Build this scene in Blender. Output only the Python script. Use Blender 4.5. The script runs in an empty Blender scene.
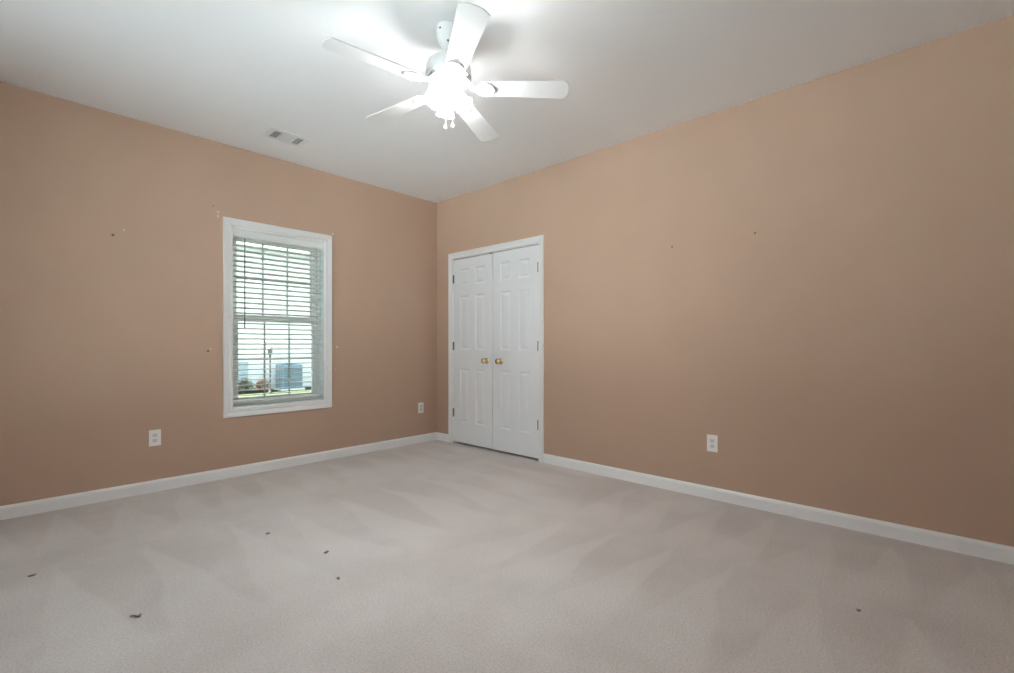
import bpy, bmesh, math, random
from math import sin, cos, pi, radians
from mathutils import Vector, Matrix

random.seed(7)
C = bpy.context.scene.collection
SC = bpy.context.scene

# ------------------------------------------------------------------ measures (metres)
XW, YW, H = 3.444, 4.327, 2.74          # right wall, window wall, ceiling
X0, Y0 = -1.25, -1.15                   # the two walls behind the camera
T = 0.16                                # wall thickness
GZ = -0.42                              # ground outside

# ------------------------------------------------------------------ camera
cam = bpy.data.cameras.new('camera')
co = bpy.data.objects.new('camera', cam); C.objects.link(co)
co.location = (0, 0, 1.0908)
co.rotation_euler = (pi/2, 0, -0.820215)
cam.sensor_fit = 'HORIZONTAL'; cam.sensor_width = 36
cam.lens = 471.6 / 1014 * 36
cam.shift_y = (345.3 - 336.5) / 1014
cam.clip_start = 0.02
SC.camera = co

# ------------------------------------------------------------------ sky, sun, exposure
SC.view_settings.view_transform = 'Standard'
SC.view_settings.look = 'None'
SC.view_settings.exposure = 0.23
SC.view_settings.gamma = 1.0
SC.view_settings.use_curve_mapping = False
SC.cycles.use_denoising = True
SC.cycles.max_bounces = 12
SC.cycles.diffuse_bounces = 8
SC.cycles.transparent_max_bounces = 24
SC.cycles.sample_clamp_indirect = 8.0
SC.cycles.caustics_reflective = False
SC.cycles.caustics_refractive = False

w = bpy.data.worlds.new('sky'); SC.world = w; w.use_nodes = True
nt = w.node_tree; nt.nodes.clear()
tc = nt.nodes.new('ShaderNodeTexCoord')
dot = nt.nodes.new('ShaderNodeVectorMath'); dot.operation = 'DOT_PRODUCT'
dot.inputs[1].default_value = Vector((-0.62, -0.74, 0.25)).normalized()
nt.links.new(tc.outputs['Generated'], dot.inputs[0])
mr = nt.nodes.new('ShaderNodeMapRange'); mr.interpolation_type = 'SMOOTHSTEP'
mr.inputs[1].default_value = -0.25; mr.inputs[2].default_value = 0.9
mr.inputs[3].default_value = 2.0; mr.inputs[4].default_value = 2.3   # bright hazy side of the sky
nt.links.new(dot.outputs['Value'], mr.inputs[0])
bg = nt.nodes.new('ShaderNodeBackground'); bg.inputs[0].default_value = (0.80, 0.91, 1.0, 1)
nt.links.new(mr.outputs[0], bg.inputs[1])
ow = nt.nodes.new('ShaderNodeOutputWorld'); nt.links.new(bg.outputs[0], ow.inputs[0])

sun = bpy.data.lights.new('sun', 'SUN'); sun.energy = 70.0; sun.angle = radians(3); sun.color = (1, .97, .92)
so = bpy.data.objects.new('sun', sun); C.objects.link(so)
so.rotation_euler = Vector((-0.30, 0.14, 0.94)).to_track_quat('Z', 'Y').to_euler()

WIN2 = (-0.5, 0.20, 0.35, 2.45)          # unseen window added for daylight behind the camera: x0 x1 z0 z1
WIN3 = (1.0, 3.4, 0.35, 2.45)           # unseen window added for daylight opposite the closet: y0 y1 z0 z1
def portal(sx, sy, loc, rot):
    p_ = bpy.data.lights.new('daylight_portal', 'AREA'); p_.shape = 'RECTANGLE'
    p_.size = sx; p_.size_y = sy; p_.cycles.is_portal = True
    o_ = bpy.data.objects.new('daylight_portal', p_); C.objects.link(o_); o_.location = loc; o_.rotation_euler = rot
portal(WIN2[1]-WIN2[0], WIN2[3]-WIN2[2], ((WIN2[0]+WIN2[1])/2, Y0-0.08, (WIN2[2]+WIN2[3])/2), (pi/2, 0, 0))
portal(WIN3[3]-WIN3[2], WIN3[1]-WIN3[0], (X0-0.08, (WIN3[0]+WIN3[1])/2, (WIN3[2]+WIN3[3])/2), (0, -pi/2, 0))

SHADE_GLOW, BULB_GLOW = 12.0, 1400.0      # the fan's lamps

# ------------------------------------------------------------------ materials
def mat(name, col, rough=0.6, metal=0.0, spec=0.5, bump=None, emit=None):
    m = bpy.data.materials.new(name); m.use_nodes = True
    n = m.node_tree; b = n.nodes['Principled BSDF']
    b.inputs['Base Color'].default_value = (*col, 1)
    b.inputs['Roughness'].default_value = rough
    b.inputs['Metallic'].default_value = metal
    b.inputs['Specular IOR Level'].default_value = spec
    if emit:
        b.inputs['Emission Color'].default_value = (*emit[0], 1)
        b.inputs['Emission Strength'].default_value = emit[1]
    if bump:
        scale, strength, dist = bump
        g = n.nodes.new('ShaderNodeNewGeometry')
        t = n.nodes.new('ShaderNodeTexNoise'); t.inputs['Scale'].default_value = scale
        t.inputs['Detail'].default_value = 3
        n.links.new(g.outputs['Position'], t.inputs['Vector'])
        bp = n.nodes.new('ShaderNodeBump'); bp.inputs['Strength'].default_value = strength
        bp.inputs['Distance'].default_value = dist
        n.links.new(t.outputs['Fac'], bp.inputs['Height']); n.links.new(bp.outputs[0], b.inputs['Normal'])
    return m

class G:
    """small node helper"""
    def __init__(s, m): s.n = m.node_tree; s.b = s.n.nodes['Principled BSDF']
    def node(s, t, **kw):
        x = s.n.nodes.new(t)
        for k, v in kw.items(): setattr(x, k, v)
        return x
    def inp(s, sock, v):
        if isinstance(v, bpy.types.NodeSocket): s.n.links.new(v, sock)
        else: sock.default_value = v
    def m(s, op, a, b=0.0, c=0.0):
        x = s.node('ShaderNodeMath', operation=op)
        for i, v in enumerate((a, b, c)): s.inp(x.inputs[i], v)
        return x.outputs[0]
    def ss(s, v, a, b, lo=0.0, hi=1.0):
        x = s.node('ShaderNodeMapRange', interpolation_type='SMOOTHSTEP')
        for i, q in enumerate((v, a, b, lo, hi)): s.inp(x.inputs[i], q)
        return x.outputs[0]
    def noise(s, vec, scale, detail=2.0, rough=0.5):
        x = s.node('ShaderNodeTexNoise'); s.inp(x.inputs['Vector'], vec)
        x.inputs['Scale'].default_value = scale; x.inputs['Detail'].default_value = detail
        x.inputs['Roughness'].default_value = rough
        return x.outputs['Fac']
    def mix(s, f, a, b, blend='MIX'):
        x = s.node('ShaderNodeMix', data_type='RGBA', blend_type=blend)
        s.inp(x.inputs[0], f); s.inp(x.inputs[6], a); s.inp(x.inputs[7], b)
        return x.outputs[2]
    def pos(s):
        g = s.node('ShaderNodeNewGeometry'); x = s.node('ShaderNodeSeparateXYZ')
        s.n.links.new(g.outputs['Position'], x.inputs[0])
        return g.outputs['Position'], x.outputs[0], x.outputs[1], x.outputs[2]

def wall_paint(name, col, marks):
    """matt paint with faint roller mottling and a few nail holes and scuffs"""
    m = mat(name, col, rough=0.75, spec=0.25)
    g = G(m); P, x, y, z = g.pos()
    mott = g.ss(g.noise(P, 2.2, 4), 0.3, 0.7)
    c = g.mix(mott, (*[v*0.985 for v in col], 1), (*[v*1.015 for v in col], 1))
    for (p, r, mc) in marks:
        d = g.node('ShaderNodeVectorMath', operation='DISTANCE')
        g.n.links.new(P, d.inputs[0]); d.inputs[1].default_value = p
        f = g.ss(d.outputs['Value'], r*0.5, r, 1.0, 0.0)
        c = g.mix(f, c, (*mc, 1))
    g.n.links.new(c, g.b.inputs['Base Color'])
    t = g.noise(P, 260, 3)
    bp = g.node('ShaderNodeBump'); bp.inputs['Strength'].default_value = 0.12; bp.inputs['Distance'].default_value = 0.002
    g.n.links.new(t, bp.inputs['Height']); g.n.links.new(bp.outputs[0], g.b.inputs['Normal'])
    return m

DARK, PALE = (0.16, 0.10, 0.07), (0.62, 0.55, 0.5)
WALLC = (0.460, 0.313, 0.230)
M_wall_window = wall_paint('paint_window_wall', WALLC, [
    ((0.54, YW, 1.873), .012, DARK), ((0.602, YW, 1.92), .007, PALE), ((1.129, YW, 1.045), .012, DARK), ((1.15, YW, 1.06), .008, PALE),
    ((1.2, YW, 2.173), .010, PALE), ((1.2, YW, 2.14), .010, PALE), ((1.165, YW, 2.215), .006, DARK),
    ((2.18, YW, 2.165), .012, PALE), ((2.221, YW, 1.074), .013, PALE), ((2.205, YW, 0.86), .007, PALE)])
M_wall_closet = wall_paint('paint_closet_wall', WALLC, [((XW, 1.513, 1.831), .009, DARK), ((XW, 0.94, 1.843), .009, DARK)])
M_wall_plain = wall_paint('paint_plain_wall', WALLC, [])
M_ceil = mat('ceiling_paint', (0.88, 0.88, 0.88), 0.85, spec=0.2, bump=(180, .15, .003))
M_trim = mat('trim_paint', (0.80, 0.79, 0.78), 0.38)
M_door = mat('door_paint', (0.80, 0.81, 0.82), 0.42)
M_vinyl = mat('window_vinyl', (0.84, 0.87, 0.85), 0.35)
M_muntin = mat('muntin_silhouette', (0.40, 0.44, 0.43), 0.4)  # backlit silhouette of the bars put into their colour
M_blind = mat('blind_faux_wood', (0.78, 0.79, 0.77), 0.45)
M_cord = mat('blind_cord', (0.66, 0.66, 0.63), 0.8)
M_wand = mat('tilt_wand_silhouette', (0.12, 0.12, 0.11), 0.25)  # wand looks dark against the daylight; that darkness is in its colour
M_brass = mat('brass', (0.78, 0.62, 0.36), 0.14, metal=1.0)
M_hinge = mat('hinge_steel', (0.20, 0.19, 0.18), 0.42, metal=0.8)
M_plate = mat('outlet_plastic', (0.82, 0.79, 0.75), 0.35)
M_recep = mat('outlet_receptacle', (0.66, 0.65, 0.62), 0.35)
M_slot = mat('dark_slot', (0.03, 0.03, 0.03), 0.7)
M_vent = mat('vent_enamel', (0.80, 0.80, 0.79), 0.4)
M_louver = mat('vent_louver_enamel', (0.64, 0.64, 0.64), 0.5)
M_duct = mat('vent_duct_shade', (0.26, 0.26, 0.26), 0.8)
M_fan = mat('fan_enamel', (0.80, 0.80, 0.79), 0.32)
M_blade = mat('fan_blade_paint', (0.78, 0.78, 0.77), 0.45)
M_screw = mat('screw_metal', (0.10, 0.10, 0.10), 0.45, metal=0.7)
M_chain = mat('chain_metal', (0.62, 0.60, 0.55), 0.35, metal=1.0)
M_bead = mat('pull_bead', (0.85, 0.85, 0.82), 0.3)
M_shade = mat('frosted_glass_shade', (0.95, 0.94, 0.90), 0.4, emit=((0.95, 0.98, 1.0), SHADE_GLOW))
g = G(M_shade)                          # frosted glass glows most around the bulb, least at its neck
tcs = g.node('ShaderNodeTexCoord'); sxs = g.node('ShaderNodeSeparateXYZ'); g.n.links.new(tcs.outputs['Object'], sxs.inputs[0])
g.n.links.new(g.m('MULTIPLY', g.ss(sxs.outputs[2], -0.085, -0.005, 1.25, 0.12), SHADE_GLOW), g.b.inputs['Emission Strength'])
tps = g.node('ShaderNodeBsdfTransparent'); mxs = g.node('ShaderNodeMixShader'); mxs.inputs[0].default_value = 0.40
ous = [q for q in g.n.nodes if q.type == 'OUTPUT_MATERIAL'][0]      # the thin glass lets part of the bulb's light straight through
g.n.links.new(g.b.outputs[0], mxs.inputs[1]); g.n.links.new(tps.outputs[0], mxs.inputs[2]); g.n.links.new(mxs.outputs[0], ous.inputs[0])
M_bulb = mat('bulb', (1, 1, 1), 0.3, emit=((0.95, 0.98, 1.0), BULB_GLOW))
M_snag = mat('snag', (0.19, 0.165, 0.15), 0.95, spec=0.1)
M_snag_brown = mat('snag_brown', (0.24, 0.15, 0.115), 0.95, spec=0.1)
M_dark = mat('closet_inside_shade', (0.20, 0.15, 0.12), 0.9)  # darkness of the shut closet put into its wall colour

# glass panes: clear, with the mirror reflection of a real pane
M_glass = bpy.data.materials.new('window_glass'); M_glass.use_nodes = True
n = M_glass.node_tree; n.nodes.clear()
tr = n.nodes.new('ShaderNodeBsdfTransparent'); tr.inputs[0].default_value = (0.93, 0.97, 0.96, 1)
gl = n.nodes.new('ShaderNodeBsdfGlossy'); gl.inputs['Roughness'].default_value = 0.02
fr = n.nodes.new('ShaderNodeFresnel'); fr.inputs[0].default_value = 1.45
ms = n.nodes.new('ShaderNodeMixShader'); out = n.nodes.new('ShaderNodeOutputMaterial')
n.links.new(fr.outputs[0], ms.inputs[0]); n.links.new(tr.outputs[0], ms.inputs[1])
n.links.new(gl.outputs[0], ms.inputs[2]); n.links.new(ms.outputs[0], out.inputs[0])

def carpet():
    m = mat('carpet', (0.5, 0.44, 0.41), 0.95, spec=0.08)
    g = G(m); P, x, y, z = g.pos()
    b = g.b
    b.inputs['Sheen Weight'].default_value = 0.25
    b.inputs['Sheen Roughness'].default_value = 0.6
    # vacuum strokes: wedges whose points face a wall and that open into the room
    warp = g.noise(P, 0.9, 2)
    def wedges(u, v, period, phase, start, length):
        uu = g.m('ADD', g.m('MULTIPLY', u, 1/period), g.m('ADD', g.m('MULTIPLY', warp, 1.1), phase))
        fr = g.m('FRACT', uu)
        tri = g.m('ABSOLUTE', g.m('SUBTRACT', g.m('MULTIPLY', fr, 2.0), 1.0))     # 0 on the stroke's axis
        vv = g.m('DIVIDE', g.m('SUBTRACT', v, start), length)                       # 0 at the point
        ins = g.ss(g.m('SUBTRACT', g.m('MULTIPLY', vv, 0.9), tri), -0.10, 0.10)
        fade = g.m('MULTIPLY', g.ss(vv, 0.0, 0.04), g.ss(vv, 0.75, 1.15, 1.0, 0.0))
        return g.m('MULTIPLY', ins, fade)
    dl = g.m('SUBTRACT', YW, y); dr = g.m('SUBTRACT', XW, x)
    near_r = g.ss(y, 1.6, 2.3, 1.0, 0.0)
    w1 = wedges(x, dl, 0.30, 0.10, 0.10, 0.75)
    w2 = wedges(x, dl, 0.36, 0.40, 1.10, 1.15)
    w3 = g.m('MULTIPLY', wedges(y, dr, 0.30, 0.30, 0.12, 0.75), near_r)
    w4 = g.m('MULTIPLY', wedges(y, dr, 0.34, 0.75, 0.95, 0.9), near_r)
    tot = g.m('MAXIMUM', g.m('MAXIMUM', w1, w2), g.m('MAXIMUM', w3, w4))
    patch = g.ss(g.noise(P, 1.3, 4, 0.6), 0.35, 0.68)
    base = g.mix(patch, (0.515, 0.465, 0.438, 1), (0.600, 0.556, 0.532, 1))
    c = g.mix(g.m('MULTIPLY', tot, 0.42), base, (0.650, 0.605, 0.580, 1))  # nap sheen of the vacuum strokes put into the colour as lighter wedges
    fine = g.noise(P, 330, 3, 0.8)
    mid = g.noise(P, 120, 3, 0.7)
    spk = g.m('ADD', g.m('MULTIPLY', fine, 0.6), g.m('MULTIPLY', mid, 0.4))
    c = g.mix(g.ss(spk, 0.36, 0.64), g.mix(1.0, c, (0.76, 0.75, 0.74, 1), 'MULTIPLY'), g.mix(1.0, c, (1.22, 1.22, 1.22, 1), 'MULTIPLY'))
    g.n.links.new(c, b.inputs['Base Color'])
    bp = g.node('ShaderNodeBump'); bp.inputs['Strength'].default_value = 0.5; bp.inputs['Distance'].default_value = 0.006
    g.n.links.new(spk, bp.inputs['Height']); g.n.links.new(bp.outputs[0], b.inputs['Normal'])
    return m
M_carpet = carpet()

# ------------------------------------------------------------------ mesh helpers
def obj(name, bm, m, parent=None, smooth=False, loc=None, recalc=True):
    if recalc: bmesh.ops.recalc_face_normals(bm, faces=bm.faces)
    me = bpy.data.meshes.new(name); bm.to_mesh(me); bm.free()
    me.materials.append(m)
    if smooth:
        for p in me.polygons: p.use_smooth = True
        try: me.set_sharp_from_angle(angle=radians(38))
        except Exception: pass
    o = bpy.data.objects.new(name, me); C.objects.link(o)
    if parent: o.parent = parent
    if loc: o.location = loc
    return o

def tag(o, label=None, cat=None, group=None, kind=None):
    if label: o['label'] = label
    if cat: o['category'] = cat
    if group: o['group'] = group
    if kind: o['kind'] = kind
    return o

def empty(name, loc, label, cat, group=None, kind=None, rz=0):
    o = bpy.data.objects.new(name, None); C.objects.link(o)
    o.empty_display_size = 0.1; o.location = loc; o.rotation_euler = (0, 0, rz)
    return tag(o, label, cat, group, kind)

def box(bm, a, b, bev=0.0, mtx=None):
    """axis-aligned box between two corners, with softened edges"""
    t = bmesh.new()
    bmesh.ops.create_cube(t, size=1)
    for v in t.verts:
        v.co = Vector([(a[i]+b[i])/2 + v.co[i]*(b[i]-a[i]) for i in range(3)])
    if bev: bmesh.ops.bevel(t, geom=t.edges[:], offset=bev, segments=2, affect='EDGES', profile=0.5)
    merge(bm, t, mtx)

def merge(bm, t, mtx=None):
    if mtx is not None: bmesh.ops.transform(t, matrix=mtx, verts=t.verts)
    vm = {v: bm.verts.new(v.co) for v in t.verts}
    for f in t.faces:
        try: bm.faces.new([vm[v] for v in f.verts])
        except ValueError: pass
    t.free()

def lathe(bm, prof, n=40, mtx=None, ripple=None):
    t = bmesh.new(); rings = []
    for (r, z) in prof:
        if r < 1e-5: rings.append([t.verts.new((0, 0, z))])
        else:
            rings.append([t.verts.new(((r*(1+(ripple(i*2*pi/n, z) if ripple else 0)))*cos(i*2*pi/n),
                                       (r*(1+(ripple(i*2*pi/n, z) if ripple else 0)))*sin(i*2*pi/n), z)) for i in range(n)])
    for a, b in zip(rings, rings[1:]):
        for i in range(n):
            j = (i+1) % n
            if len(a) == 1 and len(b) == 1: continue
            if len(a) == 1: t.faces.new([a[0], b[i], b[j]])
            elif len(b) == 1: t.faces.new([a[i], b[0], a[j]])
            else: t.faces.new([a[i], b[i], b[j], a[j]])
    merge(bm, t, mtx)

def tube(bm, pts, r, n=10, cap=True):
    pts = [Vector(p) for p in pts]; rings = []
    up = None
    for i, p in enumerate(pts):
        d = (pts[min(i+1, len(pts)-1)] - pts[max(i-1, 0)]).normalized()
        if up is None: up = d.orthogonal().normalized()
        up = (up - d*up.dot(d)).normalized(); s = d.cross(up)
        rr = r[i] if isinstance(r, (list, tuple)) else r
        rings.append([bm.verts.new(p + (up*cos(k*2*pi/n) + s*sin(k*2*pi/n))*rr) for k in range(n)])
    for a, b in zip(rings, rings[1:]):
        for k in range(n): bm.faces.new([a[k], a[(k+1) % n], b[(k+1) % n], b[k]])
    if cap: bm.faces.new(rings[0][::-1]); bm.faces.new(rings[-1])

def onleft(u, v, d):   return Vector((u, YW - d, v))      # point on the window wall, d out into the room
def onright(u, v, d):  return Vector((XW - d, u, v))      # point on the closet wall

def wall_slab(name, u0, u1, holes, P, m, label, thick=T, z0=0.0, z1=H):
    """a wall with openings, as one solid mesh"""
    us = sorted({u0, u1, *[q for h in holes for q in h[:2]]}); vs = sorted({z0, z1, *[q for h in holes for q in h[2:]]})
    bm = bmesh.new(); cache = {}
    def V(u, v, d):
        k = (round(u, 5), round(v, 5), d)
        if k not in cache: cache[k] = bm.verts.new(P(u, v, d))
        return cache[k]
    solid = lambda i, j: 0 <= i < len(us)-1 and 0 <= j < len(vs)-1 and not any(
        h[0] < (us[i]+us[i+1])/2 < h[1] and h[2] < (vs[j]+vs[j+1])/2 < h[3] for h in holes)
    for i in range(len(us)-1):
        for j in range(len(vs)-1):
            if not solid(i, j): continue
            a, b, c, d = us[i], us[i+1], vs[j], vs[j+1]
            for dep in (0, -thick): bm.faces.new([V(a, c, dep), V(b, c, dep), V(b, d, dep), V(a, d, dep)])
            for (ni, nj, p, q) in ((i-1, j, (a, c), (a, d)), (i+1, j, (b, c), (b, d)), (i, j-1, (a, c), (b, c)), (i, j+1, (a, d), (b, d))):
                if not solid(ni, nj):
                    bm.faces.new([V(*p, 0), V(*q, 0), V(*q, -thick), V(*p, -thick)])
    o = obj(name, bm, m); tag(o, label, 'wall', kind='structure'); return o

def sweep_frame(bm, P, path, prof, closed):
    """moulding along a polyline in wall coordinates with mitred corners; prof = (outward offset, thickness) points.
    path runs anticlockwise round the opening as seen by u right, v up; outward is to the right-hand side."""
    n_ = len(path); rings = []
    for i, (u, v) in enumerate(path):
        dirs = []
        if closed or i > 0:
            a = path[i-1]; dirs.append(Vector((u-a[0], v-a[1])).normalized())
        if closed or i < n_-1:
            b = path[(i+1) % n_]; dirs.append(Vector((b[0]-u, b[1]-v)).normalized())
        ns = [Vector((d.y, -d.x)) for d in dirs]
        if len(ns) == 2:
            mvec = (ns[0]+ns[1]); mvec = mvec / (1 + ns[0].dot(ns[1]))
        else: mvec = ns[0]
        rings.append([bm.verts.new(P(u+mvec.x*o, v+mvec.y*o, t)) for (o, t) in prof])
    k = len(prof)
    for i in range(n_ if closed else n_-1):
        a, b = rings[i], rings[(i+1) % n_]
        for j in range(k): bm.faces.new([a[j], a[(j+1) % k], b[(j+1) % k], b[j]])
    if not closed: bm.faces.new(rings[0]); bm.faces.new(rings[-1][::-1])

CASING = [(0.0, 0.0), (0.0, 0.009), (0.004, 0.012), (0.012, 0.012), (0.020, 0.010), (0.034, 0.014), (0.048, 0.018), (0.058, 0.018), (0.062, 0.014), (0.062, 0.0)]

# ------------------------------------------------------------------ room shell
bm = bmesh.new(); box(bm, (X0-T, Y0-T, -0.12), (XW+0.9, YW+T, 0.0))
tag(obj('floor', bm, M_carpet), 'pale beige wall-to-wall carpet with vacuum marks', 'floor', kind='structure')
bm = bmesh.new(); box(bm, (X0-T, Y0-T, H), (XW+0.9, YW+T, H+0.12))
tag(obj('ceiling', bm, M_ceil), 'flat white painted ceiling', 'ceiling', kind='structure')
bm = bmesh.new(); box(bm, (X0-1.15, Y0-1.15, H+0.13), (XW+1.4, YW+0.5, H+0.3), 0.01)  # unseen slab; eaves added to keep direct sun out of the windows
tag(obj('roof', bm, M_trim), 'unseen roof slab over the room, eaves added to block the sun', 'roof', kind='structure')

WU0, WU1, WV0, WV1 = 1.297, 2.103, 0.556, 2.080        # window opening
DY0, DY1, DZ1 = 2.790, 4.050, 2.066                     # closet opening
wall_slab('wall_left', X0-T, XW+T, [(WU0, WU1, WV0, WV1)], onleft, M_wall_window, 'tan painted wall with the window')
wall_slab('wall_right', Y0-T, YW, [(DY0, DY1, 0.0, DZ1)], onright, M_wall_closet, 'tan painted wall with the closet doors', thick=0.12)
wall_slab('wall_near', X0, XW, [WIN2], lambda u, v, d: Vector((u, Y0+d, v)), M_wall_plain, 'tan painted wall behind the camera, with a window added for daylight')
wall_slab('wall_behind', Y0-T, YW, [WIN3], lambda u, v, d: Vector((X0+d, u, v)), M_wall_plain, 'tan painted wall opposite the closet')
# closet box behind the doors
bm = bmesh.new()
box(bm, (XW+0.12, 2.55, 0.0), (XW+0.80, 2.60, H)); box(bm, (XW+0.12, YW-0.06, 0.0), (XW+0.80, YW-0.01, H)); box(bm, (XW+0.80, 2.55, 0.0), (XW+0.86, YW-0.01, H))
tag(obj('wall_closet', bm, M_dark), 'walls inside the closet, their shade put in as dark colour', 'wall', kind='structure')

# baseboards
BASE = [(0, 0), (0.014, 0), (0.014, 0.066), (0.011, 0.076), (0.007, 0.081), (0.004, 0.085), (0, 0.085)]   # (out, up)
def baseboard(name, P, u0, u1, label, m0=0, m1=0):
    bm = bmesh.new()
    r = [[bm.verts.new(P(u + s*o, v, o)) for (o, v) in BASE] for (u, s) in ((u0, m0), (u1, m1))]
    k = len(BASE)
    for j in range(k): bm.faces.new([r[0][j], r[0][(j+1) % k], r[1][(j+1) % k], r[1][j]])
    bm.faces.new(r[0]); bm.faces.new(r[1][::-1])
    tag(obj(name, bm, M_trim), label, 'baseboard', kind='structure')
baseboard('baseboard_left', onleft, X0, XW, 'white baseboard under the window wall', 1, -1)
baseboard('baseboard_right', onright, Y0, DY0-0.042, 'long white baseboard right of the closet', 1, 0)
baseboard('baseboard_corner', onright, DY1+0.042, YW, 'short white baseboard between closet and corner', 0, -1)
baseboard('baseboard_near', lambda u, v, d: Vector((u, Y0+d, v)), X0, XW, 'white baseboard behind the camera', 1, -1)
baseboard('baseboard_behind', lambda u, v, d: Vector((X0+d, u, v)), Y0, YW, 'white baseboard opposite the closet', 1, -1)

# ------------------------------------------------------------------ window 1 (in view)
win = empty('window_1', (0, 0, 0), 'white double-hung window with picture-frame casing', 'window', kind='structure')
bm = bmesh.new()
sweep_frame(bm, onleft, [(WU0, WV0), (WU1, WV0), (WU1, WV1), (WU0, WV1)], CASING, True)
obj('casing', bm, M_trim, win)
# jamb liner: four boards inside the opening
bm = bmesh.new(); j = 0.012
box(bm, (WU0, YW-0.004, WV0), (WU0+j, YW+T-0.001, WV1), .001); box(bm, (WU1-j, YW-0.004, WV0), (WU1, YW+T-0.001, WV1), .001)
box(bm, (WU0+j, YW-0.004, WV1-j), (WU1-j, YW+T-0.001, WV1), .001)
obj('jamb', bm, M_vinyl, win)
bm = bmesh.new(); box(bm, (WU0+j, YW-0.006, WV0), (WU1-j, YW+T-0.001, WV0+0.020), .003)
obj('sill', bm, M_vinyl, win)
# vinyl frame with tracks
U0, U1, V0, V1 = WU0+j, WU1-j, WV0+0.020, WV1-j
bm = bmesh.new()
box(bm, (U0, YW+0.090, V0), (U0+0.024, YW+0.165, V1), .002); box(bm, (U1-0.024, YW+0.090, V0), (U1, YW+0.165, V1), .002)
box(bm, (U0+0.024, YW+0.090, V1-0.024), (U1-0.024, YW+0.165, V1), .002); box(bm, (U0+0.024, YW+0.090, V0), (U1-0.024, YW+0.165, V0+0.020), .002)
for u in (U0+0.024, U1-0.030):
    box(bm, (u, YW+0.122, V0+0.02), (u+0.006, YW+0.128, V1-0.024), .001)
obj('window_frame', bm, M_vinyl, win)
def sash(v0, v1, yc, label, rail_top, rail_bot):
    u0, u1 = U0+0.030, U1-0.030; st = 0.040; d = 0.014
    bm = bmesh.new()
    box(bm, (u0, yc-d, v0), (u0+st, yc+d, v1), .003); box(bm, (u1-st, yc-d, v0), (u1, yc+d, v1), .003)
    box(bm, (u0+st, yc-d, v1-rail_top), (u1-st, yc+d, v1), .003); box(bm, (u0+st, yc-d, v0), (u1-st, yc+d, v0+rail_bot), .003)
    s = obj('sash', bm, M_vinyl, win); tag(s, label)
    bm = bmesh.new(); box(bm, (u0+st-.004, yc-.003, v0+rail_bot-.004), (u1-st+.004, yc+.003, v1-rail_top+.004))
    obj('pane', bm, M_glass, s)
    bm = bmesh.new(); gu0, gu1, gv0, gv1 = u0+st, u1-st, v0+rail_bot, v1-rail_top
    for k in (1, 2):
        u = gu0+(gu1-gu0)*k/3; box(bm, (u-.008, yc-.008, gv0), (u+.008, yc-.0035, gv1), .002)
    v = (gv0+gv1)/2; box(bm, (gu0, yc-.009, v-.009), (gu1, yc-.0035, v+.009), .002)
    obj('muntin', bm, M_muntin, s)
    return s
VM = 1.324
sash(VM-0.026, V1-0.026, YW+0.147, 'upper sash', 0.040, 0.050)
low = sash(V0+0.022, VM+0.030, YW+0.106, 'lower sash', 0.056, 0.044)
bm = bmesh.new(); um = (U0+U1)/2-.02
lathe(bm, [(0, 0), (.016, 0), (.016, .006), (.010, .010), (0, .011)], 20, Matrix.Translation((um, YW+.106, VM+.030)))
box(bm, (um-.006, YW+.092, VM+.036), (um+.034, YW+.102, VM+.046), .002)
obj('sash_lock', bm, M_vinyl, low)

# windows added to let daylight in through the two unseen walls
def added_window(name, W_, P, label):
    w_ = empty(name, (0, 0, 0), label, 'window', kind='structure')
    u0, u1, z0, z1 = W_; f0, f1 = -T, -T+.06
    def pbox(bm, a, b, bev=.003):                            # (u, v, d) boxes in the wall's own frame
        p, q = P(*a), P(*b); box(bm, [min(p[i], q[i]) for i in range(3)], [max(p[i], q[i]) for i in range(3)], bev)
    bm = bmesh.new()
    pbox(bm, (u0, z0, f0), (u0+.05, z1, f1)); pbox(bm, (u1-.05, z0, f0), (u1, z1, f1))
    pbox(bm, (u0+.05, z0, f0), (u1-.05, z0+.05, f1)); pbox(bm, (u0+.05, z1-.05, f0), (u1-.05, z1, f1))
    um_ = (u0+u1)/2; pbox(bm, (um_-.03, z0+.05, f0), (um_+.03, z1-.05, f1))
    obj('window_frame', bm, M_vinyl, w_)
    bm = bmesh.new(); sweep_frame(bm, P, [(u0, z0), (u1, z0), (u1, z1), (u0, z1)], CASING, True); obj('casing', bm, M_trim, w_)
    for a, b in ((u0+.05, um_-.03), (um_+.03, u1-.05)):
        bm = bmesh.new(); pbox(bm, (a-.004, z0+.046, f0+.027), (b+.004, z1-.046, f0+.033), 0); obj('pane', bm, M_glass, w_)
added_window('added_window_2', WIN2, lambda u, v, d: Vector((u, Y0+d, v)), 'unseen white window added behind the camera for daylight')
added_window('added_window_3', WIN3, lambda u, v, d: Vector((X0+d, u, v)), 'unseen wide white window added opposite the closet for daylight')

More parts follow.
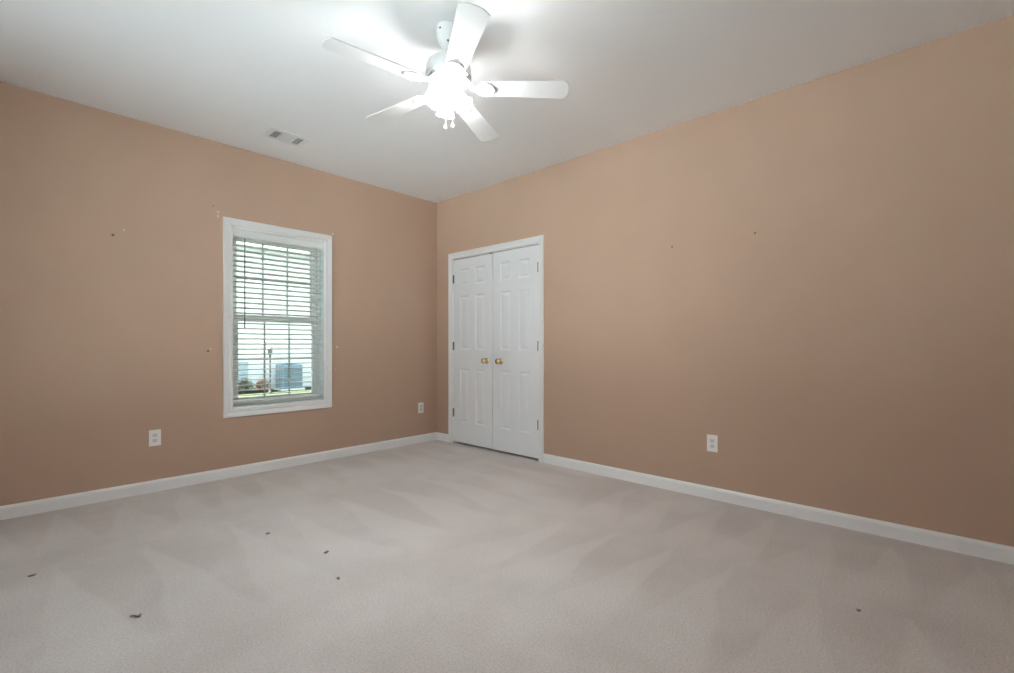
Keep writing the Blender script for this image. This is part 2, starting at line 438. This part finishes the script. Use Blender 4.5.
# ------------------------------------------------------------------ blind
bl = empty('window_blind', ((WU0+WU1)/2, YW+0.045, WV1-j), 'white horizontal slat blind lowered in the window, slats open', 'blind')
BW = (WU1-WU0)/2 - j - 0.004
bm = bmesh.new(); box(bm, (-BW, -.026, -.052), (BW, .026, -.001), .003); obj('headrail', bm, M_blind, bl)
bm = bmesh.new()
vp = [(-.030, -.070), (-.030, -.062), (-.034, -.056), (-.034, -.022), (-.032, -.014), (-.036, -.006), (-.036, -.001), (-.0275, -.001), (-.0275, -.070)]
r = [[bm.verts.new((s*BW, a, b)) for a, b in vp] for s in (-1, 1)]
for k in range(len(vp)): bm.faces.new([r[0][k], r[0][(k+1) % len(vp)], r[1][(k+1) % len(vp)], r[1][k]])
bm.faces.new(r[0]); bm.faces.new(r[1][::-1]); obj('valance', bm, M_blind, bl)
PITCH = 0.0438; top = -.090; NS = 31; tilt = radians(9)
bm = bmesh.new()
for k in range(NS):
    z = top - k*PITCH; pr = []
    for s in range(9):                                    # slightly crowned slat section
        a = -0.025 + s*0.05/8; pr.append((a, 0.0022*(1-(a/0.025)**2)))
    sec = [(a, b+.0020) for a, b in pr] + [(a, b-.0020) for a, b in reversed(pr)]
    ring = []
    for s in (-1, 1):
        ring.append([bm.verts.new((s*(BW-.002), a*cos(tilt)+b*sin(tilt), z - a*sin(tilt) + b*cos(tilt))) for a, b in sec])
    q = len(sec)
    for i in range(q): bm.faces.new([ring[0][i], ring[0][(i+1) % q], ring[1][(i+1) % q], ring[1][i]])
    bm.faces.new(ring[0]); bm.faces.new(ring[1][::-1])
obj('slats', bm, M_blind, bl)
zb = top - NS*PITCH + .008
bm = bmesh.new(); box(bm, (-BW+.002, -.025, zb-.018), (BW-.002, .025, zb), .004); obj('bottom_rail', bm, M_blind, bl)
for u in (-.30, .0, .30):
    bm = bmesh.new()
    for yy in (-.0265, .0265): tube(bm, [(u, yy, -.05), (u, yy, zb-.001)], .0009, 6)
    obj('ladder_cord', bm, M_cord, bl)
bm = bmesh.new(); uw = 1.401 - (WU0+WU1)/2
tube(bm, [(uw, -.040, -.076), (uw, -.042, -.082), (uw, -.042, -.80), (uw, -.042, -.83)], [.002, .0042, .0042, .0055], 8)
wd = obj('tilt_wand', bm, M_wand, bl, True); tag(wd, 'tilt wand, its backlit darkness put into the colour')
bm = bmesh.new(); uc = .335
tube(bm, [(uc, -.036, -.060), (uc, -.0365, -.68)], .0012, 6); tube(bm, [(uc+.012, -.036, -.060), (uc+.012, -.0365, -.71)], .0012, 6)
for (q, zz) in ((uc, -.68), (uc+.012, -.71)):
    lathe(bm, [(0, 0), (.004, -.002), (.007, -.022), (.008, -.030), (0, -.032)], 12, Matrix.Translation((q, -.0365, zz)))
obj('lift_cord', bm, M_cord, bl, True)

# ------------------------------------------------------------------ closet doors
bm = bmesh.new()
box(bm, (XW-.001, DY0, 0), (XW+.119, DY0+.018, DZ1), .001); box(bm, (XW-.001, DY1-.018, 0), (XW+.119, DY1, DZ1), .001)
box(bm, (XW-.001, DY0+.018, DZ1-.018), (XW+.119, DY1-.018, DZ1), .001)
box(bm, (XW+.040, DY0+.018, .0), (XW+.052, DY0+.030, DZ1-.018)); box(bm, (XW+.040, DY1-.030, .0), (XW+.052, DY1-.018, DZ1-.018))
box(bm, (XW+.040, DY0+.030, DZ1-.030), (XW+.052, DY1-.030, DZ1-.018))
tag(obj('trim_2', bm, M_trim), 'white closet door jamb', 'door jamb', kind='structure')
bm = bmesh.new()
e = .006
sweep_frame(bm, onright, [(DY1-.018+e, 0), (DY1-.018+e, DZ1-.018+e), (DY0+.018-e, DZ1-.018+e), (DY0+.018-e, 0)],
            [(o, t) for o, t in CASING], False)
tag(obj('trim_1', bm, M_trim), 'white casing round the closet doors', 'door casing', kind='structure')

LW, LH = 0.6045, 2.013
def door_leaf_mesh():
    """six-panel leaf: local y across from the hinge edge, z up, front towards -x"""
    bm = bmesh.new()
    ys = [0, .106, .250, .352, .498, LW]; zs = [0, .222, .812, 1.018, 1.610, 1.722, 1.905, LH]
    holes = {(i, k) for i in (1, 3) for k in (1, 3, 5)}
    def quad(a): bm.faces.new([bm.verts.new(p) for p in a])
    for x, front in ((0.0, True), (0.035, False)):
        for i in range(5):
            for k in range(7):
                a, b, c, d = ys[i], ys[i+1], zs[k], zs[k+1]
                if (i, k) not in holes:
                    quad([(x, a, c), (x, b, c), (x, b, d), (x, a, d)])
                    continue
                sg = 1 if front else -1
                prev = None
                for (ins, dep) in ((0, 0), (.006, .004), (.012, .0085), (.018, .0085), (.040, .0025), (.044, .0020)):
                    ring = [(x+sg*dep, a+ins, c+ins), (x+sg*dep, b-ins, c+ins), (x+sg*dep, b-ins, d-ins), (x+sg*dep, a+ins, d-ins)]
                    if prev:
                        for t in range(4): quad([prev[t], prev[(t+1) % 4], ring[(t+1) % 4], ring[t]])
                    prev = ring
                quad(prev)
    for (p, q) in (((0, 0), (LW, 0)), ((LW, 0), (LW, LH)), ((LW, LH), (0, LH)), ((0, LH), (0, 0))):
        quad([(0, *p), (0, *q), (.035, *q), (.035, *p)])
    bmesh.ops.remove_doubles(bm, verts=bm.verts, dist=1e-5)
    return bm

def door(name, hinge_y, sgn, label, backset):
    d = empty(name, (XW+.003, hinge_y, 0.024), label, 'door', kind='structure')
    bm = door_leaf_mesh()
    for v in bm.verts: v.co.y *= sgn
    obj('door_panel', bm, M_door, d)
    ky, kz = sgn*(LW-backset), .905
    R = Matrix.Translation((0, ky, kz)) @ Matrix.Rotation(-pi/2, 4, 'Y')
    bm = bmesh.new(); lathe(bm, [(0, -.001), (.031, -.001), (.032, .003), (.028, .007), (.014, .010), (.011, .016), (.011, .028), (.018, .033), (.026, .042),
                                 (.029, .052), (.027, .062), (.018, .069), (.006, .071), (0, .0705)], 32, R)
    obj('knob', bm, M_brass, d, True)
    for hz in (.318, 1.060, 1.803):
        bm = bmesh.new(); yy = -sgn*.0015
        tube(bm, [(-.006, yy, hz-.045), (-.006, yy, hz+.045)], .0065, 12)
        for q in (hz-.048, hz+.045): tube(bm, [(-.006, yy, q), (-.006, yy, q+.003)], .0045, 10)
        for k in (-.027, -.009, .009, .027): tube(bm, [(-.006, yy, hz+k-.0006), (-.006, yy, hz+k+.0006)], .0069, 12)
        a, b = sorted((yy, yy+sgn*.012)); box(bm, (-.003, a, hz-.045), (-.0004, b, hz+.045))
        obj('hinge', bm, M_hinge, d, True)
    return d
dr1 = door('door_1', DY1-.018-.003, -1, 'left white six-panel closet door with brass knob', .075)
dr2 = door('door_2', DY0+.018+.003, 1, 'right white six-panel closet door with brass knob', .118)
bm = bmesh.new(); box(bm, (-.0015, -LW+.006, LH+.001), (.022, -LW+.045, LH+.015), .002); bc = obj('ball_catch', bm, M_hinge, dr1); tag(bc, 'dark ball catch')

# ------------------------------------------------------------------ outlets
def outlet(P, u, v, label):
    e_ = empty('wall_outlet', P(u, v, 0), label, 'outlet', 'wall outlets')
    base = P(0, 0, 0); ax = P(1, 0, 0)-base; nz = P(0, 0, 1)-base
    Mx = Matrix((( ax.x, 0, nz.x, 0), (ax.y, 0, nz.y, 0), (0, 1, 0, 0), (0, 0, 0, 1)))   # local: x along wall, y up, z out
    bm = bmesh.new(); box(bm, (-.037, -.0595, 0), (.037, .0595, .0055), .0025, Mx)
    obj('cover_plate', bm, M_plate, e_)
    for s in (-1, 1):
        t = bmesh.new(); q = []
        for k in range(28):
            a = 2*pi*k/28; q.append((max(-.0165, min(.0165, .0185*cos(a))), s*.0195 + max(-.0135, min(.0135, .0165*sin(a)))))
        lo = [t.verts.new((x_, y_, .003)) for x_, y_ in q]; hi = [t.verts.new((x_, y_, .0070)) for x_, y_ in q]
        for k in range(28): t.faces.new([lo[k], lo[(k+1) % 28], hi[(k+1) % 28], hi[k]])
        t.faces.new(hi); t.faces.new(lo[::-1]); bmesh.ops.remove_doubles(t, verts=t.verts, dist=1e-6)
        bm = bmesh.new(); merge(bm, t, Mx); rc = obj('receptacle', bm, M_recep, e_)
        bm = bmesh.new(); c = s*.0195
        box(bm, (-.0075, c-.001, .0055), (-.0052, c+.0075, .0073), 0, Mx); box(bm, (.0052, c-.0005, .0055), (.0075, c+.006, .0073), 0, Mx)
        lathe(bm, [(0, .0055), (.0024, .0055), (.0024, .0073), (0, .0073)], 12, Mx @ Matrix.Translation((0, c-.0075, 0)))
        obj('slot', bm, M_slot, rc)
    bm = bmesh.new(); lathe(bm, [(0, .004), (.0035, .004), (.0033, .0062), (.002, .0068), (0, .0069)], 14, Mx)
    obj('screw', bm, M_plate, e_, True)
    return e_
outlet(onleft, .782, .400, 'white duplex outlet low on wall left of the window')
outlet(onleft, 3.217, .388, 'pale duplex outlet near the room corner, between window and closet')
outlet(onright, 1.217, .395, 'white duplex outlet on the long wall right of closet')

# ------------------------------------------------------------------ ceiling register
vx, vy = 1.541, 3.829
v = empty('ceiling_vent', (vx, vy, H), 'white three-section air vent in the ceiling above the window', 'air vent')
secs = [(-.110, -.053), (-.039, .043), (.060, .113)]
ya, yb = -.066, .066; xa, xb = -.152, .152; yo = .105
bm = bmesh.new()
xs = [xa] + [q for s in secs for q in s] + [xb]; t_ = .007
for i in range(0, len(xs), 2): box(bm, (xs[i], ya, -t_), (xs[i+1], yb, -.0005), .0008)
box(bm, (xa, -yo, -t_), (xb, ya, -.0005), .0015); box(bm, (xa, yb, -t_), (xb, yo, -.0005), .0015)
obj('vent_frame', bm, M_vent, v)
for k, (a, b) in enumerate(secs):
    bm = bmesh.new()
    if k == 1:
        nn = 9
        for q in range(nn):
            c = ya + (yb-ya)*(q+.5)/nn
            box(bm, (a, -.0065, -.0006), (b, .0065, .0006), 0, Matrix.Translation((0, c, -.006)) @ Matrix.Rotation(radians(-36), 4, 'X'))
    else:
        nn = 4
        for q in range(nn):
            c = a + (b-a)*(q+.5)/nn
            box(bm, (-.0065, ya, -.0006), (.0065, yb, .0006), 0, Matrix.Translation((c, 0, -.006)) @ Matrix.Rotation(radians(-40), 4, 'Y'))
    obj('louver', bm, M_louver, v)
bm = bmesh.new(); box(bm, (xa+.02, ya-.005, -.0012), (xb-.02, yb+.005, -.0002)); obj('duct_shade_sheet', bm, M_duct, v)  # flat dark sheet behind the louvers, duct shade put into its colour
for s in (-1, 1):
    bm = bmesh.new(); lathe(bm, [(0, -.0075), (.003, -.007), (.004, -.005), (0, -.005)], 12, Matrix.Translation((s*.138, 0, 0)))
    obj('screw', bm, M_screw, v)

# ------------------------------------------------------------------ ceiling fan
FX, FY = 1.594, 1.896
fan = empty('ceiling_fan', (FX, FY, H), 'white five-blade ceiling fan with glowing light kit', 'ceiling fan')
fan.location.z -= .0015
fan.rotation_euler = Matrix.Rotation(radians(1.3), 4, Vector((cos(radians(60)), sin(radians(60)), 0))).to_euler()   # hangs a touch off level
bm = bmesh.new(); lathe(bm, [(0, 0), (.067, 0), (.068, -.012), (.066, -.040), (.058, -.070), (.044, -.092), (.028, -.103), (.016, -.106), (0, -.106)], 40)
can = obj('canopy', bm, M_fan, fan, True)
for ang, zz, rr in ((185, -.028, .067), (275, -.028, .067), (5, -.028, .067), (95, -.028, .067), (222, -.088, .046)):
    bm = bmesh.new(); a = radians(ang)
    R = Matrix.Translation((rr*cos(a), rr*sin(a), zz)) @ Matrix.Rotation(a, 4, 'Z') @ Matrix.Rotation(pi/2, 4, 'Y')
    lathe(bm, [(0, -.002), (.005, -.002), (.005, .002), (.003, .004), (0, .004)], 14, R); obj('screw', bm, M_screw, can)
bm = bmesh.new(); lathe(bm, [(0, -.095), (.014, -.095), (.014, -.160), (0, -.160)], 20); obj('downrod', bm, M_fan, fan, True)
bm = bmesh.new()
lathe(bm, [(0, -.142), (.024, -.142), (.030, -.148), (.062, -.153), (.090, -.166), (.108, -.184), (.117, -.206), (.119, -.236), (.119, -.249), (.113, -.256), (.070, -.260), (0, -.260)], 56)
mh = obj('motor_housing', bm, M_fan, fan, True)
bm = bmesh.new()
lathe(bm, [(.113, -.255), (.116, -.259), (.112, -.264), (.108, -.264), (.106, -.259)], 56); lathe(bm, [(.064, -.259), (.068, -.264), (.060, -.267), (.056, -.260)], 48)
for k in range(36):
    box(bm, (.066, -.0030, -.266), (.110, .0030, -.258), .001, Matrix.Rotation(k*2*pi/36, 4, 'Z'))
obj('vent_ring', bm, M_fan, mh, True)
bm = bmesh.new()
lathe(bm, [(0, -.258), (.056, -.258), (.056, -.272), (.050, -.278), (.050, -.302), (.057, -.307), (.060, -.316), (.058, -.330), (.046, -.344), (.024, -.353), (.010, -.357), (.008, -.362), (0, -.365)], 40)
obj('switch_housing', bm, M_fan, fan, True)

BZ = 2.432 - H; TILT = -0.17; PH0 = 240.0
half = [(.168, .0), (.168, .040), (.176, .047), (.20, .050), (.40, .0585), (.600, .0675), (.606, .0655), (.6215, .036), (.6235, .030), (.6265, 0)]
def blade_mesh():
    bm = bmesh.new(); th = .0032
    outline = half + [(r_, -t_) for r_, t_ in reversed(half[1:-1])]
    lo = [bm.verts.new((r_, t_, -th)) for r_, t_ in outline]; hi = [bm.verts.new((r_, t_, th)) for r_, t_ in outline]
    k = len(outline)
    for i in range(k): bm.faces.new([lo[i], lo[(i+1) % k], hi[(i+1) % k], hi[i]])
    bm.faces.new(lo[::-1]); bm.faces.new(hi)
    bmesh.ops.bevel(bm, geom=[e for e in bm.edges if abs(e.verts[0].co.z-e.verts[1].co.z) < 1e-6], offset=.0012, segments=1, affect='EDGES')
    bmesh.ops.transform(bm, matrix=Matrix.Rotation(TILT, 4, 'X'), verts=bm.verts)
    return bm
IR = [(.050, .016), (.062, .026), (.078, .036), (.096, .040), (.112, .036), (.126, .026), (.138, .0175), (.148, .020), (.160, .034), (.174, .045), (.190, .050), (.206, .047), (.222, .038), (.236, .024), (.244, .010)]
def iron_mesh():
    """cast blade bracket: shell-shaped lobe at the motor, waist, wide lobe under the blade"""
    bm = bmesh.new(); NT = 8; top_, bot = [], []
    for i, (r_, h_) in enumerate(IR):
        f = max(0, min(1, (r_-.075)/(.150-.075))); f = f*f*(3-2*f)
        zc = (-.2645-BZ)*(1-f) + (-.0072)*f; tl = TILT*f
        rt, rb = [], []
        for k in range(NT+1):
            s = -1+2*k/NT; y_ = s*h_; dome = .0045*(1-s*s)*(1 if r_ < .145 else .6) + .0012*cos(k*pi)*(r_ < .13)
            for lst, dz in ((rt, .0016), (rb, -.0022-dome)):
                zz = zc+dz; lst.append(bm.verts.new((r_, y_*cos(tl)-(dz)*sin(tl), zc + y_*sin(tl) + dz*cos(tl))))
        top_.append(rt); bot.append(rb)
    for g_ in (top_, bot):
        for a, b in zip(g_, g_[1:]):
            for k in range(NT): bm.faces.new([a[k], a[k+1], b[k+1], b[k]])
    for a, b in zip(range(len(IR)-1), range(1, len(IR))):
        for k in (0, NT): bm.faces.new([top_[a][k], top_[b][k], bot[b][k], bot[a][k]])
    for e_ in (0, -1):
        for k in range(NT): bm.faces.new([top_[e_][k], top_[e_][k+1], bot[e_][k+1], bot[e_][k]])
    return bm
blade = obj('blade', blade_mesh(), M_blade, fan, True)
iron = obj('blade_bracket', iron_mesh(), M_fan, blade, True)
scr = []
for (r_, t_) in ((.186, -.030), (.186, .030), (.222, 0)):
    bm = bmesh.new(); lathe(bm, [(0, -.0145), (.003, -.0142), (.0045, -.0125), (.0045, -.008), (0, -.008)], 12, Matrix.Rotation(TILT, 4, 'X') @ Matrix.Translation((r_, t_, 0)))
    scr.append(obj('screw', bm, M_fan, blade, True))
blades = [blade]
for k in range(1, 5):
    c = blade.copy(); C.objects.link(c); c.parent = fan
    for ch in (iron, *scr):
        d = ch.copy(); C.objects.link(d); d.parent = c
    blades.append(c)
for k, b in enumerate(blades):
    b.location = (0, 0, BZ); b.rotation_euler = (0, 0, radians(PH0 + 72*k))

# light kit: three frosted tulip shades tipped outwards
def shade_mesh():
    bm = bmesh.new()
    prof = [(.019, .004), (.024, .0), (.030, -.008), (.038, -.024), (.043, -.044), (.045, -.062), (.049, -.080), (.056, -.096), (.059, -.101),
            (.0575, -.101), (.0545, -.095), (.0475, -.079), (.0435, -.061), (.0415, -.044), (.0365, -.025), (.0285, -.010), (.019, -.002)]
    rip = lambda a, z: 0.045*cos(8*a)*max(0, min(1, (-z-.045)/.055))
    lathe(bm, prof, 48, None, rip)
    return bm
def socket_mesh():
    bm = bmesh.new(); lathe(bm, [(0, .030), (.012, .030), (.020, .022), (.022, .010), (.0235, -.004), (.021, -.006), (0, -.006)], 28)
    tube(bm, [(0, 0, .026), (-.004, 0, .040), (-.016, 0, .056)], [.009, .008, .010], 12)
    return bm
def bulb_mesh():
    bm = bmesh.new(); lathe(bm, [(0, -.004), (.011, -.006), (.012, -.020), (.017, -.036), (.023, -.050), (.025, -.062), (.022, -.075), (.013, -.084), (0, -.087)], 24)
    return bm
sh0 = obj('lamp_shade', shade_mesh(), M_shade, fan, True)
sk0 = obj('socket', socket_mesh(), M_fan, sh0, True)
bu0 = obj('bulb', bulb_mesh(), M_bulb, sh0, True)
kit = [sh0]
for k in range(2):
    c = sh0.copy(); C.objects.link(c); c.parent = fan
    for ch in (sk0, bu0):
        d = ch.copy(); C.objects.link(d); d.parent = c
    kit.append(c)
for c, az in zip(kit, (178, 298, 58)):
    a = radians(az)
    c.location = (.042*cos(a), .042*sin(a), -.345)
    c.rotation_euler = (0, -radians(38), a)
    c.scale = (.82, .82, .82)
# pull chains with white beads
for (dx, dy, L) in ((-.030, -.022, .180), (.004, -.036, .165)):
    bm = bmesh.new(); zt = -.334
    nb = int(L/.0045)
    for k in range(nb): lathe(bm, [(0, .0018), (.0016, .0009), (.0018, 0), (.0016, -.0009), (0, -.0018)], 6, Matrix.Translation((dx, dy, zt-k*.0045)))
    tube(bm, [(dx, dy, zt), (dx, dy, zt-L)], .0007, 6)
    pc = obj('pull_chain', bm, M_chain, fan)
    bm = bmesh.new(); lathe(bm, [(0, 0), (.003, -.001), (.006, -.008), (.0085, -.018), (.007, -.026), (0, -.029)], 16, Matrix.Translation((dx, dy, zt-L)))
    obj('pull_bead', bm, M_bead, pc, True)

# ------------------------------------------------------------------ lint clumps on the carpet
def snag(x, y, s, rot, m, tail, label):  # carpet snags, each modelled as a raised dark clump
    s *= .78; bm = bmesh.new(); rnd = random.Random(int(x*1000))
    bmesh.ops.create_icosphere(bm, subdivisions=3, radius=1)
    for q in bm.verts:
        k = 1+rnd.uniform(-.28, .28); q.co = Vector((q.co.x*s*k, q.co.y*s*.62*k, max(0, .35*s*(q.co.z*.8+.55)*k)))
    for t in range(5):
        a = rnd.uniform(0, 2*pi); p = Vector((cos(a)*s*.6, sin(a)*s*.4, .004)); q = p + Vector((cos(a), sin(a), .15))*s*rnd.uniform(.6, 1.1)
        tube(bm, [p, (p+q)/2+Vector((0, 0, .004)), q], .0011, 5)
    if tail:
        tube(bm, [(-s*.5, 0, .003), (-s*1.6, s*.3, .005), (-s*2.6, -s*.1, .004), (-s*3.6, s*.25, .002)], [.003, .0024, .003, .001], 6)
    o = obj('snag_clump', bm, m, None, True, (x, y, 0.0)); o.rotation_euler = (0, 0, rot)
    tag(o, label, 'snag', 'lint on the carpet')
snag(.374, 2.375, .013, -.85, M_snag, True, 'dark lint clump with a trailing thread, front left on carpet')
snag(1.163, 2.384, .015, .4, M_snag, False, 'dark lint clump on mid carpet below the window, farther of two')
snag(1.073, 2.077, .012, 1.2, M_snag, False, 'small dark lint clump just nearer than the one below the window')
snag(.099, 3.163, .016, .2, M_snag_brown, False, 'brownish lint clump on carpet at the far left edge')
snag(2.399, .267, .010, .9, M_snag, False, 'dark lint clump alone on the carpet at right foreground')
snag(1.051, 2.870, .013, .1, M_snag_brown, False, 'faint brownish lint clump on carpet nearest the window wall')

# ------------------------------------------------------------------ outside the window
M_grass = mat('lawn_grass', (0.30, 0.42, 0.16), 0.9, spec=0.1)
g = G(M_grass); P, x_, y_, z_ = g.pos()
g.n.links.new(g.mix(g.ss(g.noise(P, 3.0, 5), .35, .65), (0.031, 0.041, 0.021, 1), (0.039, 0.048, 0.026, 1)), g.b.inputs['Base Color'])
M_siding = mat('white_siding', (0.90, 0.91, 0.91), 0.6)
M_roof = mat('roof_shingle', (0.10, 0.11, 0.12), 0.9)
M_unit = mat('unit_blue_grey', (0.20, 0.29, 0.37), 0.5)
M_grille = mat('unit_grille', (0.13, 0.20, 0.26), 0.5)
M_pale = mat('pale_blue_door', (0.42, 0.54, 0.60), 0.5)
M_iron = mat('lamp_post_metal', (0.05, 0.055, 0.06), 0.5)
M_lamp = mat('lantern_glass', (0.15, 0.16, 0.17), 0.2)
M_rust = mat('autumn_leaves', (0.42, 0.20, 0.09), 0.8)
M_olive = mat('shrub_leaves', (0.14, 0.13, 0.06), 0.8)

bm = bmesh.new(); box(bm, (-30, -20, GZ-.2), (45, 60, GZ))
tag(obj('ground', bm, M_grass), 'green lawn outside the window', 'lawn', kind='structure')
M_bounce_patio = mat('bounce_patio_stone', (0.58, 0.66, 0.74), 0.85, bump=(30, .2, .01))  # added reflector outside, tinted to cool the light it bounces in
bm = bmesh.new(); box(bm, (-16, -16, GZ-.1), (12, Y0-T-.02, GZ+.06)); box(bm, (-16, Y0-T-.02, GZ-.1), (X0-T-.02, 14, GZ+.06))
tag(obj('bounce_patio', bm, M_bounce_patio), 'pale stone patio added outside the two unseen windows to bounce sunlight in', 'bounce_patio', kind='structure')
# neighbouring house, lap siding
hs = empty('neighbour_house', (6.5, 17.0, GZ), 'white sided neighbouring house seen through the blind', 'house')
bm = bmesh.new(); wallh = 4.75; cs = .16
k = 0
while k*cs < wallh:
    z_0, z_1 = k*cs, min((k+1)*cs, wallh)
    vs_ = [bm.verts.new(p) for p in ((-7, -.022, z_0), (7, -.022, z_0), (7, -.002, z_1), (-7, -.002, z_1), (-7, .2, z_0), (7, .2, z_0), (7, .2, z_1), (-7, .2, z_1))]
    for f in ((0, 1, 2, 3), (4, 5, 6, 7), (0, 1, 5, 4), (3, 2, 6, 7), (0, 3, 7, 4), (1, 2, 6, 5)): bm.faces.new([vs_[i] for i in f])
    k += 1
box(bm, (-7, .2, 0), (7, 6, wallh))
obj('siding_wall', bm, M_siding, hs)
bm = bmesh.new()
vs_ = [bm.verts.new(p) for p in ((-7.4, -.45, wallh), (7.4, -.45, wallh), (7.4, 6.4, wallh), (-7.4, 6.4, wallh), (-7.4, 3, wallh+1.9), (7.4, 3, wallh+1.9))]
for f in ((0, 1, 2, 3), (0, 1, 5, 4), (2, 3, 4, 5), (0, 3, 4), (1, 2, 5)): bm.faces.new([vs_[i] for i in f])
obj('roof', bm, M_roof, hs)
bm = bmesh.new(); box(bm, (-1.36, -.06, .10), (-.92, -.02, .96), .01)
pd = obj('side_door', bm, M_pale, hs); tag(pd, 'pale blue low door')
bm = bmesh.new()
for (a, b, c, d) in ((-1.41, -1.36, .05, 1.01), (-.92, -.87, .05, 1.01), (-1.36, -.92, .96, 1.01)): box(bm, (a, -.07, c), (b, -.02, d), .006)
obj('door_trim', bm, M_siding, pd)
# condenser unit
un = empty('air_conditioner_unit', (6.70, 16.42, GZ), 'blue grey air conditioner cabinet on the lawn outside', 'air conditioner')
bm = bmesh.new(); box(bm, (-.40, -.36, 0), (.40, .36, .05), .01); obj('base_pad', bm, M_siding, un)
bm = bmesh.new(); box(bm, (-.34, -.30, .05), (.34, .30, .86), .03); obj('cabinet', bm, M_unit, un)
bm = bmesh.new()
for k in range(14):
    zz = .13+k*.047; box(bm, (-.30, -.312, zz), (.30, -.298, zz+.018), .003)
obj('grille', bm, M_grille, un)
bm = bmesh.new(); lathe(bm, [(0, .885), (.10, .882), (.24, .872), (.26, .855), (0, .855)], 24); obj('fan_cover', bm, M_grille, un)
# lamp post
lp = empty('lamp_post', (5.78, 15.6, GZ), 'thin dark lamp post on the lawn outside', 'lamp post')
bm = bmesh.new(); lathe(bm, [(0, 0), (.06, 0), (.06, .04), (.03, .10), (.022, .14), (.020, 1.15), (.032, 1.18), (.032, 1.20), (0, 1.20)], 16); obj('pole', bm, M_iron, lp, True)
bm = bmesh.new(); lathe(bm, [(0, 1.20), (.055, 1.20), (.085, 1.40), (0, 1.40)], 6); obj('lantern', bm, M_lamp, lp)
bm = bmesh.new(); lathe(bm, [(.10, 1.40), (.11, 1.41), (.05, 1.47), (.015, 1.50), (0, 1.53)], 6); lathe(bm, [(0, 1.395), (.10, 1.40)], 6); obj('lantern_cap', bm, M_iron, lp)
# shrubs
def shrub(x, y, rx, rz, m, n_leaf, label, seed):
    rnd = random.Random(seed)
    s = empty('shrub', (x, y, GZ), label, 'shrub', 'shrubs by the neighbouring house')
    bm = bmesh.new()
    for k in range(n_leaf):
        a, t = rnd.uniform(0, 2*pi), rnd.uniform(0, 1); r_ = rx*math.sqrt(rnd.uniform(.1, 1))*math.sqrt(max(.05, 1-(t*.95)**2))
        p = Vector((r_*cos(a), r_*sin(a), rz*(.08+.92*t))); L = rnd.uniform(.05, .09)
        R = Matrix.Translation(p) @ Matrix.Rotation(rnd.uniform(0, 2*pi), 4, 'Z') @ Matrix.Rotation(rnd.uniform(-1, 1), 4, 'Y')
        q = [R @ Vector(v_) for v_ in ((0, 0, 0), (L*.5, L*.28, .01), (L, 0, 0), (L*.5, -L*.28, .01))]
        bm.faces.new([bm.verts.new(v_) for v_ in q])
    obj('foliage', bm, m, s, recalc=False)
    bm = bmesh.new()
    for k in range(7):
        a = rnd.uniform(0, 2*pi); tube(bm, [(0, 0, 0), (rx*.3*cos(a), rx*.3*sin(a), rz*.4), (rx*.6*cos(a), rx*.6*sin(a), rz*.85)], [.012, .009, .004], 6)
    obj('stem', bm, M_olive, s)
shrub(5.28, 16.3, .25, .42, M_olive, 420, 'olive shrub beside the pale blue door outside', 3)
shrub(5.80, 16.3, .26, .36, M_rust, 420, 'orange leafed shrub between the lamp post and air conditioner', 5)
